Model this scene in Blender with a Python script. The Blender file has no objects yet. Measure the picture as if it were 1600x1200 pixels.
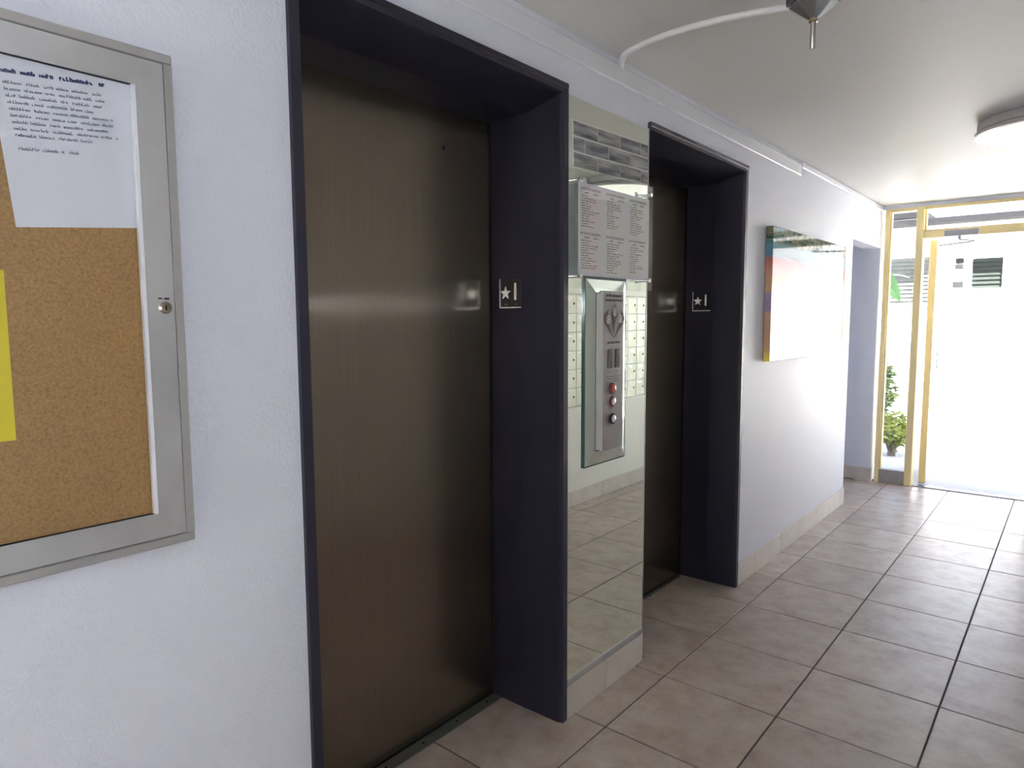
import bpy, bmesh, math, random
from mathutils import Vector, Matrix, noise

random.seed(7)
scene = bpy.context.scene
COL = scene.collection

# ------------------------------------------------------------------ camera
S = 0.45                                   # floor tile pitch in metres
CAM = Vector((1.365, -2.425, 1.452))
yaw, pit, rol = (math.radians(a) for a in (39.918, -5.3996, -0.28285))
fw = Vector((-math.sin(yaw) * math.cos(pit), math.cos(yaw) * math.cos(pit), math.sin(pit)))
rt = Vector((math.cos(yaw), math.sin(yaw), 0))
up = rt.cross(fw)
rt2 = rt * math.cos(rol) + up * math.sin(rol)
up2 = -rt * math.sin(rol) + up * math.cos(rol)
cd = bpy.data.cameras.new('camera')
cd.sensor_width = 36.0
cd.lens = 1057.9 * 36.0 / 1600.0
cd.clip_start = 0.02
cam = bpy.data.objects.new('camera', cd)
m = Matrix((rt2, up2, -fw)).transposed().to_4x4()
m.translation = CAM
cam.matrix_world = m
COL.objects.link(cam)
scene.camera = cam

# ------------------------------------------------------------------ world, sun, flash, exposure
w = bpy.data.worlds.new('sky')
scene.world = w
w.use_nodes = True
nt = w.node_tree
for n in list(nt.nodes):
    nt.nodes.remove(n)
wo = nt.nodes.new('ShaderNodeOutputWorld')
bg = nt.nodes.new('ShaderNodeBackground')
sky = nt.nodes.new('ShaderNodeTexSky')
sky.sky_type = 'NISHITA'
sky.sun_disc = False
sky.sun_elevation = math.radians(56)
sky.sun_rotation = math.radians(118)
sky.air_density = 1.0
sky.dust_density = 2.5
bg.inputs['Strength'].default_value = 0.45
nt.links.new(sky.outputs[0], bg.inputs[0])
nt.links.new(bg.outputs[0], wo.inputs[0])

sd = bpy.data.lights.new('sun', 'SUN')
sd.energy = 95.0
sd.angle = math.radians(0.6)
sd.color = (1.0, 0.97, 0.93)
sun = bpy.data.objects.new('sun', sd)
sun.rotation_euler = (math.radians(38), 0, math.radians(62))
COL.objects.link(sun)

# the photographer's flash: its small hot streak shows on the lift door
fl = bpy.data.lights.new('camera_flash', 'POINT')
fl.energy = 5.2
fl.shadow_soft_size = 0.03
fl.color = (0.80, 0.88, 1.0)
flash = bpy.data.objects.new('camera_flash', fl)
flash.location = (CAM.x, CAM.y, 1.553)
COL.objects.link(flash)

vs = scene.view_settings
vs.view_transform = 'Standard'
vs.look = 'None'
vs.exposure = 1.12
vs.gamma = 1.0
vs.use_curve_mapping = False
scene.cycles.max_bounces = 14
scene.cycles.diffuse_bounces = 7
scene.cycles.glossy_bounces = 6
scene.cycles.transparent_max_bounces = 16
scene.cycles.sample_clamp_indirect = 12.0
scene.cycles.use_denoising = True

# ------------------------------------------------------------------ helpers
def new_mat(name, color=(.8, .8, .8), rough=.5, metal=0.0, spec=.5, **kw):
    mt = bpy.data.materials.new(name)
    mt.use_nodes = True
    b = mt.node_tree.nodes['Principled BSDF']
    b.inputs['Base Color'].default_value = (*color, 1)
    b.inputs['Roughness'].default_value = rough
    b.inputs['Metallic'].default_value = metal
    b.inputs['Specular IOR Level'].default_value = spec
    for k, v in kw.items():
        b.inputs[k.replace('_', ' ')].default_value = v
    return mt

def N(mt, t, **kw):
    n = mt.node_tree.nodes.new(t)
    for k, v in kw.items():
        setattr(n, k, v)
    return n

def L(mt, a, b):
    mt.node_tree.links.new(a, b)

def bsdf(mt):
    return mt.node_tree.nodes['Principled BSDF']

def coords(mt, kind='Object'):
    return N(mt, 'ShaderNodeTexCoord').outputs[kind]

def tex_noise(mt, scale, detail=4, rough=.6, vec=None):
    n = N(mt, 'ShaderNodeTexNoise')
    n.inputs['Scale'].default_value = scale
    n.inputs['Detail'].default_value = detail
    n.inputs['Roughness'].default_value = rough
    if vec is not None:
        L(mt, vec, n.inputs['Vector'])
    return n

def ramp(mt, fac, stops, interp='LINEAR'):
    r = N(mt, 'ShaderNodeValToRGB')
    r.color_ramp.interpolation = interp
    el = r.color_ramp.elements
    while len(el) < len(stops):
        el.new(0.5)
    for e, (p, c) in zip(el, stops):
        e.position = p
        e.color = (*c, 1)
    L(mt, fac, r.inputs[0])
    return r

def bump(mt, height, strength=.3, dist=.002, into=None):
    b = N(mt, 'ShaderNodeBump')
    b.inputs['Strength'].default_value = strength
    b.inputs['Distance'].default_value = dist
    L(mt, height, b.inputs['Height'])
    L(mt, b.outputs[0], (into or bsdf(mt)).inputs['Normal'])
    return b

def tag(o, label=None, cat=None, group=None, kind=None):
    for k, v in (('label', label), ('category', cat), ('group', group), ('kind', kind)):
        if v:
            o[k] = v
    return o

def link(name, me, mat, parent=None):
    o = bpy.data.objects.new(name, me)
    if mat is not None and not me.materials:
        me.materials.append(mat)
    COL.objects.link(o)
    if parent is not None:
        o.parent = parent
        o.matrix_parent_inverse = wm(parent).inverted()
    return o

def wm(o):
    if o.parent is None:
        return o.matrix_basis.copy()
    return wm(o.parent) @ o.matrix_parent_inverse @ o.matrix_basis

def empty(name, loc):
    o = bpy.data.objects.new(name, None)
    o.location = loc
    o.empty_display_size = .1
    COL.objects.link(o)
    return o

class MB:
    """collects shapes in world coordinates into one mesh"""
    def __init__(self):
        self.bm = bmesh.new()
        self.smooth = False

    def box(self, x0, x1, y0, y1, z0, z1, bev=0, seg=1):
        r = bmesh.ops.create_cube(self.bm, size=1.0)
        vs_ = r['verts']
        for v in vs_:
            v.co = Vector(((x0 + x1) / 2 + v.co.x * (x1 - x0), (y0 + y1) / 2 + v.co.y * (y1 - y0), (z0 + z1) / 2 + v.co.z * (z1 - z0)))
        if bev:
            es = list({e for v in vs_ for e in v.link_edges})
            bmesh.ops.bevel(self.bm, geom=es, offset=bev, segments=seg, affect='EDGES', profile=.5)
        return self

    def poly(self, pts, vec):
        """a flat polygon pushed along vec"""
        vec = Vector(vec)
        a = [self.bm.verts.new(Vector(p)) for p in pts]
        b = [self.bm.verts.new(Vector(p) + vec) for p in pts]
        n = len(pts)
        self.bm.faces.new(a)
        self.bm.faces.new(b[::-1])
        for i in range(n):
            self.bm.faces.new((a[i], b[i], b[(i + 1) % n], a[(i + 1) % n]))
        return self

    def hull(self, quads):
        for q in quads:
            self.bm.faces.new([self.bm.verts.new(Vector(p)) for p in q])
        bmesh.ops.remove_doubles(self.bm, verts=self.bm.verts[:], dist=1e-6)
        return self

    def lathe(self, c, axis, prof, seg=24):
        """prof: (radius, distance along axis)"""
        ax = Vector(axis).normalized()
        u = ax.orthogonal().normalized()
        v = ax.cross(u)
        rings = []
        for r, h in prof:
            if r < 1e-6:
                rings.append([self.bm.verts.new(Vector(c) + ax * h)])
            else:
                rings.append([self.bm.verts.new(Vector(c) + ax * h + (u * math.cos(2 * math.pi * k / seg) + v * math.sin(2 * math.pi * k / seg)) * r) for k in range(seg)])
        for A, B in zip(rings, rings[1:]):
            for k in range(seg):
                k2 = (k + 1) % seg
                if len(A) == 1 and len(B) == 1:
                    continue
                if len(A) == 1:
                    self.bm.faces.new((A[0], B[k], B[k2]))
                elif len(B) == 1:
                    self.bm.faces.new((A[k], B[0], A[k2]))
                else:
                    self.bm.faces.new((A[k], B[k], B[k2], A[k2]))
        self.smooth = True
        return self

    def tube(self, pts, r, seg=10):
        pts = [Vector(p) for p in pts]
        rr = r if isinstance(r, (list, tuple)) else [r] * len(pts)
        rings = []
        ref = None
        for i, p in enumerate(pts):
            t = (pts[min(i + 1, len(pts) - 1)] - pts[max(i - 1, 0)]).normalized()
            if ref is None:
                ref = t.orthogonal().normalized()
            u = (ref - t * ref.dot(t)).normalized()
            ref = u
            v = t.cross(u)
            rings.append([self.bm.verts.new(p + (u * math.cos(2 * math.pi * k / seg) + v * math.sin(2 * math.pi * k / seg)) * rr[i]) for k in range(seg)])
        for A, B in zip(rings, rings[1:]):
            for k in range(seg):
                self.bm.faces.new((A[k], A[(k + 1) % seg], B[(k + 1) % seg], B[k]))
        self.bm.faces.new(rings[0][::-1])
        self.bm.faces.new(rings[-1])
        self.smooth = True
        return self

    def build(self, name, mat, parent=None, kind=None):
        bmesh.ops.recalc_face_normals(self.bm, faces=self.bm.faces[:])
        me = bpy.data.meshes.new(name)
        self.bm.to_mesh(me)
        self.bm.free()
        if self.smooth:
            for p in me.polygons:
                p.use_smooth = True
            try:
                me.set_sharp_from_angle(angle=math.radians(38))
            except Exception:
                pass
        o = link(name, me, mat, parent)
        if kind:
            o['kind'] = kind
        return o

def box(name, mat, parent, *a, bev=0, seg=1, kind=None):
    return MB().box(*a, bev=bev, seg=seg).build(name, mat, parent, kind)

def text(name, body, size, mat, parent, at, right, upv, depth=.0006, align='CENTER', bold=0):
    cu = bpy.data.curves.new(name, 'FONT')
    cu.body = body
    cu.size = size
    cu.align_x = align
    cu.align_y = 'CENTER'
    cu.extrude = depth
    cu.offset = bold
    cu.resolution_u = 2
    tmp = bpy.data.objects.new(name, cu)
    COL.objects.link(tmp)
    bpy.context.view_layer.update()
    me = bpy.data.meshes.new_from_object(tmp.evaluated_get(bpy.context.evaluated_depsgraph_get()))
    COL.objects.unlink(tmp)
    bpy.data.objects.remove(tmp)
    right, upv = Vector(right).normalized(), Vector(upv).normalized()
    M = Matrix((right, upv, right.cross(upv))).transposed().to_4x4()
    M.translation = Vector(at)
    me.transform(M)
    me.materials.clear()
    return link(name, me, mat, parent)

# ------------------------------------------------------------------ materials
def wall_paint(name, col, rough, bs, scale=140, spec=.5):
    mt = new_mat(name, col, rough, spec=spec)
    c = coords(mt)
    n1 = tex_noise(mt, scale, 3, .55, c)
    n2 = tex_noise(mt, 2.2, 3, .5, c)
    mix = N(mt, 'ShaderNodeMix', data_type='RGBA')
    mix.inputs[6].default_value = (*col, 1)
    mix.inputs[7].default_value = (*[x * .95 for x in col], 1)
    L(mt, n2.outputs['Fac'], mix.inputs[0])
    L(mt, mix.outputs[2], bsdf(mt).inputs['Base Color'])
    bump(mt, n1.outputs['Fac'], bs, .004)
    return mt

M_WALL = wall_paint('stippled_white_paint', (.755, .772, .872), .48, .6, 115, .30)
M_WALL_R = wall_paint('cream_white_paint', (.85, .86, .80), .48, .30, spec=.30)
M_CEIL = wall_paint('ceiling_paint', (.72, .72, .71), .52, .10, 60, .22)
M_TRIM = new_mat('glossy_trim_paint', (.755, .768, .83), .25)
M_GROUT = new_mat('dark_grout', (.10, .075, .07), .9)
M_GOLD = new_mat('gold_anodised_aluminium', (.92, .76, .40), .40, .10)
M_BLACK = new_mat('black_gap', (.004, .004, .004), .9)
M_ALU = new_mat('satin_aluminium', (.55, .55, .57), .34, .85)
M_CHROME = new_mat('chrome', (.85, .85, .86), .08, 1.0)
M_BRASS = new_mat('dull_brass', (.45, .38, .30), .25, 1.0)
M_PAPER = new_mat('white_paper', (.82, .81, .92), .7)
M_INK = new_mat('black_ink', (.025, .025, .03), .8, spec=.1)
M_BLUEINK = new_mat('blue_ink', (.05, .07, .22), .8, spec=.1)
M_YELLOW = new_mat('yellow_paper', (.82, .66, .02), .7)

def tile_mat(name, a, b, c2, rough, scale):
    mt = new_mat(name, a, rough)
    c = coords(mt)
    oi = N(mt, 'ShaderNodeObjectInfo')
    add = N(mt, 'ShaderNodeVectorMath', operation='ADD')
    sc_ = N(mt, 'ShaderNodeVectorMath', operation='SCALE')
    comb = N(mt, 'ShaderNodeCombineXYZ')
    for i in range(3):
        L(mt, oi.outputs['Random'], comb.inputs[i])
    L(mt, comb.outputs[0], sc_.inputs[0])
    sc_.inputs['Scale'].default_value = 37.0
    L(mt, c, add.inputs[0])
    L(mt, sc_.outputs[0], add.inputs[1])
    n1 = tex_noise(mt, scale, 8, .68, add.outputs[0])
    r = ramp(mt, n1.outputs['Fac'], [(.28, a), (.52, b), (.75, c2)])
    hs = N(mt, 'ShaderNodeHueSaturation')
    mr = N(mt, 'ShaderNodeMapRange')
    mr.inputs['To Min'].default_value = .90
    mr.inputs['To Max'].default_value = 1.06
    L(mt, oi.outputs['Random'], mr.inputs[0])
    L(mt, mr.outputs[0], hs.inputs['Value'])
    L(mt, r.outputs[0], hs.inputs['Color'])
    L(mt, hs.outputs[0], bsdf(mt).inputs['Base Color'])
    n2 = tex_noise(mt, 45, 4, .6, add.outputs[0])
    mr2 = N(mt, 'ShaderNodeMapRange')
    mr2.inputs['To Min'].default_value = rough - .06
    mr2.inputs['To Max'].default_value = rough + .10
    L(mt, n2.outputs['Fac'], mr2.inputs[0])
    L(mt, mr2.outputs[0], bsdf(mt).inputs['Roughness'])
    bump(mt, n2.outputs['Fac'], .06, .002)
    return mt

M_TILE = tile_mat('mottled_beige_tile', (.38, .27, .23), (.51, .42, .36), (.60, .53, .47), .36, 9)
M_BASE = tile_mat('pale_base_tile', (.60, .53, .49), (.67, .61, .57), (.70, .65, .61), .32, 9)
M_SILLTILE = tile_mat('grey_sill_tile', (.36, .34, .33), (.44, .42, .41), (.50, .48, .47), .45, 14)

def dark_paint():
    mt = new_mat('dark_plum_textured_paint', (.022, .019, .036), .42, spec=.45)
    n = tex_noise(mt, 420, 2, .5, coords(mt))
    bump(mt, n.outputs['Fac'], .25, .0015)
    return mt
M_DARK = dark_paint()

def brushed(name, col, rough, aniso, grain_scale, tangent):
    mt = new_mat(name, col, rough, 1.0)
    b = bsdf(mt)
    b.inputs['Anisotropic'].default_value = aniso
    tn = N(mt, 'ShaderNodeCombineXYZ')
    for i in range(3):
        tn.inputs[i].default_value = tangent[i]
    L(mt, tn.outputs[0], b.inputs['Tangent'])
    mp = N(mt, 'ShaderNodeMapping')
    mp.inputs['Scale'].default_value = grain_scale
    L(mt, coords(mt), mp.inputs[0])
    n = tex_noise(mt, 1.0, 3, .6, mp.outputs[0])
    r = ramp(mt, n.outputs['Fac'], [(.3, [x * .86 for x in col]), (.7, [min(1, x * 1.12) for x in col])])
    L(mt, r.outputs[0], b.inputs['Base Color'])
    return mt
def bronze_door():
    """vertical-grained bronze sheet: a satin lobe plus a finely scratched lobe whose
    facets lean left and right, so a small lamp draws out into a level streak"""
    col = (.305, .252, .205)
    mt = new_mat('brushed_bronze_steel', col, .27, 1.0)
    b = bsdf(mt)
    mp = N(mt, 'ShaderNodeMapping')
    mp.inputs['Scale'].default_value = (6, 700, 2.5)
    L(mt, coords(mt), mp.inputs[0])
    n = tex_noise(mt, 1.0, 3, .6, mp.outputs[0])
    r = ramp(mt, n.outputs['Fac'], [(.3, [x * .88 for x in col]), (.7, [x * 1.10 for x in col])])
    L(mt, r.outputs[0], b.inputs['Base Color'])
    gl = N(mt, 'ShaderNodeBsdfGlossy')
    gl.inputs['Roughness'].default_value = .10
    L(mt, r.outputs[0], gl.inputs['Color'])
    geo_ = N(mt, 'ShaderNodeNewGeometry')
    wn = N(mt, 'ShaderNodeTexWhiteNoise', noise_dimensions='3D')
    big = N(mt, 'ShaderNodeVectorMath', operation='SCALE')
    big.inputs['Scale'].default_value = 5000.0
    L(mt, geo_.outputs['Position'], big.inputs[0])
    L(mt, big.outputs[0], wn.inputs['Vector'])
    sp_ = N(mt, 'ShaderNodeSeparateColor')
    L(mt, wn.outputs['Color'], sp_.inputs[0])
    ad = N(mt, 'ShaderNodeMath', operation='ADD')
    L(mt, sp_.outputs[0], ad.inputs[0])
    L(mt, sp_.outputs[1], ad.inputs[1])
    sl = N(mt, 'ShaderNodeMath', operation='MULTIPLY_ADD')
    L(mt, ad.outputs[0], sl.inputs[0])
    sl.inputs[1].default_value = 1.1
    sl.inputs[2].default_value = -1.1
    cv = N(mt, 'ShaderNodeCombineXYZ')
    L(mt, sl.outputs[0], cv.inputs[1])
    va = N(mt, 'ShaderNodeVectorMath', operation='ADD')
    L(mt, geo_.outputs['Normal'], va.inputs[0])
    L(mt, cv.outputs[0], va.inputs[1])
    vn = N(mt, 'ShaderNodeVectorMath', operation='NORMALIZE')
    L(mt, va.outputs[0], vn.inputs[0])
    L(mt, vn.outputs[0], gl.inputs['Normal'])
    mx = N(mt, 'ShaderNodeMixShader')
    mx.inputs[0].default_value = .38
    out = mt.node_tree.nodes['Material Output']
    L(mt, b.outputs[0], mx.inputs[1])
    L(mt, gl.outputs[0], mx.inputs[2])
    L(mt, mx.outputs[0], out.inputs['Surface'])
    return mt
M_BRONZE = bronze_door()
M_STEEL = brushed('brushed_stainless', (.21, .198, .20), .42, .6, (6, 600, 4), (0, 0, 1))
M_SILL = new_mat('dull_aluminium_sill', (.20, .20, .18), .45, .6)

def glass_mat(name, tint, refl_rough=.02, ior=1.45):
    mt = bpy.data.materials.new(name)
    mt.use_nodes = True
    t = mt.node_tree
    for n in list(t.nodes):
        t.nodes.remove(n)
    out = t.nodes.new('ShaderNodeOutputMaterial')
    mx = t.nodes.new('ShaderNodeMixShader')
    tr = t.nodes.new('ShaderNodeBsdfTransparent')
    gl = t.nodes.new('ShaderNodeBsdfGlossy')
    lw = t.nodes.new('ShaderNodeLayerWeight')
    lw.inputs['Blend'].default_value = .5
    pw = t.nodes.new('ShaderNodeMath')
    pw.operation = 'POWER'
    pw.inputs[1].default_value = 5.0
    fr = t.nodes.new('ShaderNodeMath')
    fr.operation = 'MULTIPLY_ADD'
    fr.inputs[1].default_value = .90
    fr.inputs[2].default_value = .04
    t.links.new(lw.outputs['Facing'], pw.inputs[0])
    t.links.new(pw.outputs[0], fr.inputs[0])
    tr.inputs[0].default_value = (*tint, 1)
    gl.inputs['Roughness'].default_value = refl_rough
    t.links.new(fr.outputs[0], mx.inputs[0])
    t.links.new(tr.outputs[0], mx.inputs[1])
    t.links.new(gl.outputs[0], mx.inputs[2])
    t.links.new(mx.outputs[0], out.inputs[0])
    return mt
M_GLASS = glass_mat('clear_window_glass', (.97, .98, .975))
M_ACRYL = glass_mat('clear_acrylic', (.985, .99, .985))
M_MIRROR = new_mat('green_tinted_mirror', (.93, .97, .89), .010, 1.0)
M_BEVEL = new_mat('bevelled_mirror_glass', (.80, .88, .84), .05, 1.0)

# ------------------------------------------------------------------ the setting: shell
CZ = 2.41          # ceiling height
XR = 1.62          # opposite wall
Y0, Y1 = -5.0, 4.25
E1 = (-1.555, -.505)    # lift entrance openings in the wall
E2 = (.057, 1.10)
HZ = 2.23
OP = (3.27, 4.18)       # side passage
OPZ = 2.055
TH = .13

fl_ = box('floor', M_GROUT, None, -1.7, XR + .1, Y0, Y1 + .07, -.12, -.0035, kind='structure')
tag(fl_, 'beige ceramic tiled corridor floor with dark grout', kind='structure')

full_me = None
J = .0029
def tile_prism(pts, ztop=0.0, zbot=-.012):
    """pts ccw in plan; a low-bevelled slab"""
    mb = MB()
    cx = sum(p[0] for p in pts) / len(pts)
    cy = sum(p[1] for p in pts) / len(pts)
    mb.poly([(p[0], p[1], zbot) for p in pts], (0, 0, ztop - zbot))
    top = [e for e in mb.bm.edges if all(abs(v.co.z - ztop) < 1e-6 for v in e.verts)]
    bmesh.ops.bevel(mb.bm, geom=top, offset=.0016, segments=1, affect='EDGES')
    return mb

def add_tile(pts):
    global full_me
    xs = [p[0] for p in pts]
    ys = [p[1] for p in pts]
    full = len(pts) == 4 and abs(max(xs) - min(xs) - (S - 2 * J)) < 1e-5 and abs(max(ys) - min(ys) - (S - 2 * J)) < 1e-5
    cx, cy = (max(xs) + min(xs)) / 2, (max(ys) + min(ys)) / 2
    if full and full_me is not None:
        o = link('tile', full_me, M_TILE, fl_)
    else:
        o = tile_prism([(p[0] - cx, p[1] - cy) for p in pts]).build('tile', M_TILE, fl_)
        if full:
            full_me = o.data
    o.location = (cx, cy, random.uniform(-.0006, 0))

C0 = .3130 * S     # first long joint from the wall
SILLX = -.268
RECESS = [(E1[0] + .035, E1[1] - .035, SILLX), (E2[0] + .035, E2[1] - .035, -.297), (OP[0], OP[1], -.309 + J)]
for r in range(-12, 10):
    a, b = r * S + J, min((r + 1) * S - J, Y1 - .035)
    if b - a < .02:
        continue
    for c in range(0, 4):
        x0, x1 = C0 + c * S + J, min(C0 + (c + 1) * S - J, XR)
        if x1 - x0 > .02:
            add_tile([(x0, a), (x1, a), (x1, b), (x0, b)])
    pts = [(C0 - J, a), (C0 - J, b)]
    y = b
    for (ra, rb, rx) in sorted(RECESS, reverse=True):
        lo, hi = max(a, ra), min(b, rb)
        if hi - lo < .01:
            continue
        if y - hi > 1e-4:
            pts += [(0, y), (0, hi)]
        pts += [(rx, hi), (rx, lo)]
        y = lo
    if y - a > 1e-4:
        pts += [(0, y), (0, a)]
    clean = []
    for p in pts:
        if not clean or (Vector(p) - Vector(clean[-1])).length > 1e-4:
            clean.append(p)
    add_tile(clean)
    for c in range(-4, -1):
        lo, hi = max(a, OP[0] + J), min(b, 4.213)
        if hi - lo > .03:
            x0, x1 = C0 + c * S + J, C0 + (c + 1) * S - J
            x0 = max(x0, -1.64)
            add_tile([(x0, lo), (x1, lo), (x1, hi), (x0, hi)])

ceil = box('ceiling', M_CEIL, None, -1.9, XR + .3, Y0 - .1, Y1 + .1, CZ, CZ + .2, kind='structure')
tag(ceil, 'smooth off-white painted corridor ceiling', kind='structure')

wl = MB()
for (a, b, z0, z1) in ((Y0, E1[0], 0, CZ), (E1[0], E1[1], HZ, CZ), (E1[1], E2[0], 0, CZ), (E2[0], E2[1], HZ, CZ),
                       (E2[1], OP[0], 0, CZ), (OP[0], OP[1], OPZ, CZ), (OP[1], Y1 + .08, 0, CZ)):
    wl.box(-TH, 0, a, b, z0, z1)
wl = wl.build('wall_left', M_WALL, None, 'structure')
tag(wl, 'white stippled wall holding both lift entrances', kind='structure')
wr = box('wall_right', M_WALL_R, None, XR, XR + .15, Y0, Y1 + .08, 0, CZ, kind='structure')
# side passage behind the opening
sp = MB()
sp.box(-1.8, -TH, OP[0] - .1, OP[0], 0, CZ)
sp.box(-1.8, -TH, 4.215, 4.33, 0, CZ)
sp.box(-1.8, -1.66, OP[0] - .1, 4.33, 0, CZ)
sp.build('wall_passage', M_WALL, None, 'structure')
# rear end of the corridor: unseen opening, added and narrowed to light the near wall
rr = MB()
rr.box(0, .46, Y0 - .1, Y0, 0, CZ)
rr.box(XR - .46, XR, Y0 - .1, Y0, 0, CZ)
rr.box(.46, XR - .46, Y0 - .1, Y0, 2.2, CZ)
rr.build('wall_rear', M_WALL, None, 'structure')
ow = MB()
for x in (.46, XR - .51):
    ow.box(x, x + .05, Y0 - .08, Y0 - .02, 0, 2.2)
ow.box(.46, XR - .46, Y0 - .08, Y0 - .02, 2.15, 2.2)
w2 = ow.build('added_rear_window', M_GOLD, None, 'structure')

# baseboards: a row of cut tiles
def baseboard(name, pieces, mat=M_BASE, bh=.121):
    root = empty(name, (0, pieces[0][2], 0))
    root['kind'] = 'structure'
    for (x0, x1, y0, y1) in pieces:
        box('base_tile', mat, root, x0, x1, y0, y1, 0, bh + random.uniform(-.0012, .0012), bev=.0012)
    return root
pcs = []
def run(a, b, joints, x0=0, x1=.010):
    js = [a] + [j for j in joints if a + .02 < j < b - .02] + [b]
    for p, q in zip(js, js[1:]):
        pcs.append((x0, x1, p + .0016, q - .0016))
grid = [r * S for r in range(-14, 10)]
run(Y0, E1[0], grid)
run(E1[1], E2[0], [-.236])
run(E2[1] + .012, OP[0], grid)
pcs.append((-TH, .0, OP[1] - .010, OP[1] - .0005))
pcs.append((0, .010, OP[1] + .001, Y1 - .05))
pcs.append((-TH - .3, -TH - .002, 4.205, 4.214))
baseboard('baseboard_left', pcs)
pcs = []
run(Y0, Y1 - .05, [g + .02 for g in grid], XR - .010, XR)
baseboard('baseboard_right', pcs)

# crown strips along wall and ceiling
t1 = MB().box(0, .011, Y0, 1.957, 2.320, 2.386, bev=.005, seg=3)
t1 = t1.build('trim_1', M_TRIM, None, 'structure')
t2 = MB().box(0, .014, 1.972, Y1 - .02, 2.368, CZ - .004, bev=.006, seg=3)
t2 = t2.build('trim_2', M_TRIM, None, 'structure')

# ------------------------------------------------------------------ glazed end: sidelight, transom, open door
sf = empty('window_1', (.3, Y1, 0))
sf['kind'] = 'structure'
YA, YB = Y1 - .045, Y1 + .045
def bar(name, *a, parent=sf, bev=.003):
    return box(name, M_GOLD, parent, *a, bev=bev)
bar('jamb', .026, .062, YA, YB, .0, CZ - .03)
bar('mullion', .262, .318, YA - .01, YB, 0, CZ - .03)
bar('mullion', 1.12, 1.175, YA, YB, 0, CZ - .03)
bar('head_bar', .062, .262, YA, YB, 2.352, CZ - .03)
bar('head_bar', .318, 1.12, YA, YB, 2.352, CZ - .03)
bar('transom_bar', .318, 1.12, YA - .004, YB, 2.115, 2.185)
bar('glazing_stop', .318, .332, YA + .03, YB - .02, 2.185, 2.352, bev=.001)
bar('glazing_stop', .062, .074, YA + .02, YB - .02, .125, 2.352, bev=.001)
box('glass_pane', M_GLASS, sf, .066, .260, Y1 - .004, Y1 + .004, .12, 2.36)
box('glass_pane', M_GLASS, sf, .320, 1.118, Y1 - .004, Y1 + .004, 2.188, 2.36)
box('sill_block', M_SILLTILE, sf, .062, .262, YA + .005, YB, 0, .118, bev=.002)
hd = MB().box(0, XR, YA - .005, YB + .03, CZ - .03, CZ).box(1.175, XR, YA - .005, YB + .03, 0, CZ - .03).build('wall_end', M_WALL, None, 'structure')
th = box('trim_3', M_SILL, None, .318, 1.12, Y1 - .03, Y1 + .05, -.006, .006, bev=.002, kind='structure')

# the door leaf stands wide open, edge on to the corridor
dl = empty('door_1', (.38, Y1 + .065, 0))
dl['kind'] = 'structure'
tag(dl, 'gold framed glass entrance door standing wide open')
WD, TD = .78, .054
leaf = []
leaf.append(box('stile', M_GOLD, dl, -TD / 2, TD / 2, 0, .06, .02, 2.105, bev=.003))
leaf.append(box('stile', M_GOLD, dl, -TD / 2, TD / 2, WD - .06, WD, .02, 2.105, bev=.003))
leaf.append(box('rail', M_GOLD, dl, -TD / 2, TD / 2, .06, WD - .06, .02, .17, bev=.003))
leaf.append(box('rail', M_GOLD, dl, -TD / 2, TD / 2, .06, WD - .06, 2.035, 2.105, bev=.003))
leaf.append(box('glass_pane', M_GLASS, dl, -.004, .004, .055, WD - .055, .165, 2.04))
pp = MB().tube([(TD / 2, WD - .03, .95), (TD / 2 + .045, WD - .03, .97), (TD / 2 + .045, WD - .03, 1.23), (TD / 2, WD - .03, 1.25)], .010).build('pull_handle', M_ALU, dl)
leaf.append(pp)
for o in leaf:
    o.matrix_parent_inverse = Matrix.Identity(4)
dl.rotation_euler.z = math.radians(8.2)

M_CLOSER = new_mat('grey_closer_enamel', (.42, .42, .46), .4, .3)
M_ARM = new_mat('dark_steel_arm', (.06, .055, .06), .5, .3)
dc = empty('door_closer', (.57, YA - .004, 2.12))
tag(dc, 'grey door closer box with folded arm above the open glass door', 'door closer')
box('closer_body', M_CLOSER, dc, .470, .705, YA - .052, YA - .005, 2.112, 2.165, bev=.006, seg=2)
MB().lathe((.575, YA - .028, 2.112), (0, 0, -1), [(.014, 0), (.014, .022), (.009, .024), (.009, .03), (0, .03)], 14).build('spindle', M_CLOSER, dc)
MB().tube([(.575, YA - .028, 2.086), (.66, YA + .055, 2.076)], .0075, 8).build('arm', M_CLOSER, dc)
MB().tube([(.66, YA + .055, 2.070), (.403, Y1 + .20, 2.070)], .006, 8).build('arm', M_ARM, dc)
MB().lathe((.66, YA + .055, 2.064), (0, 0, 1), [(0, 0), (.013, 0), (.013, .018), (0, .018)], 12).build('elbow_joint', M_CLOSER, dc)

# ------------------------------------------------------------------ lift entrances
M_PLATE = new_mat('black_plate_enamel', (.012, .012, .014), .25)
M_RAISED = new_mat('polished_raised_metal', (.75, .75, .77), .16, 1.0)
DX = -.312
def star_pts(cx, cz, r):
    out = []
    for k in range(10):
        a = math.pi / 2 + k * math.pi / 5
        q = r if k % 2 == 0 else r * .42
        out.append((cx + q * math.cos(a), cz + q * math.sin(a)))
    return out

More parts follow.
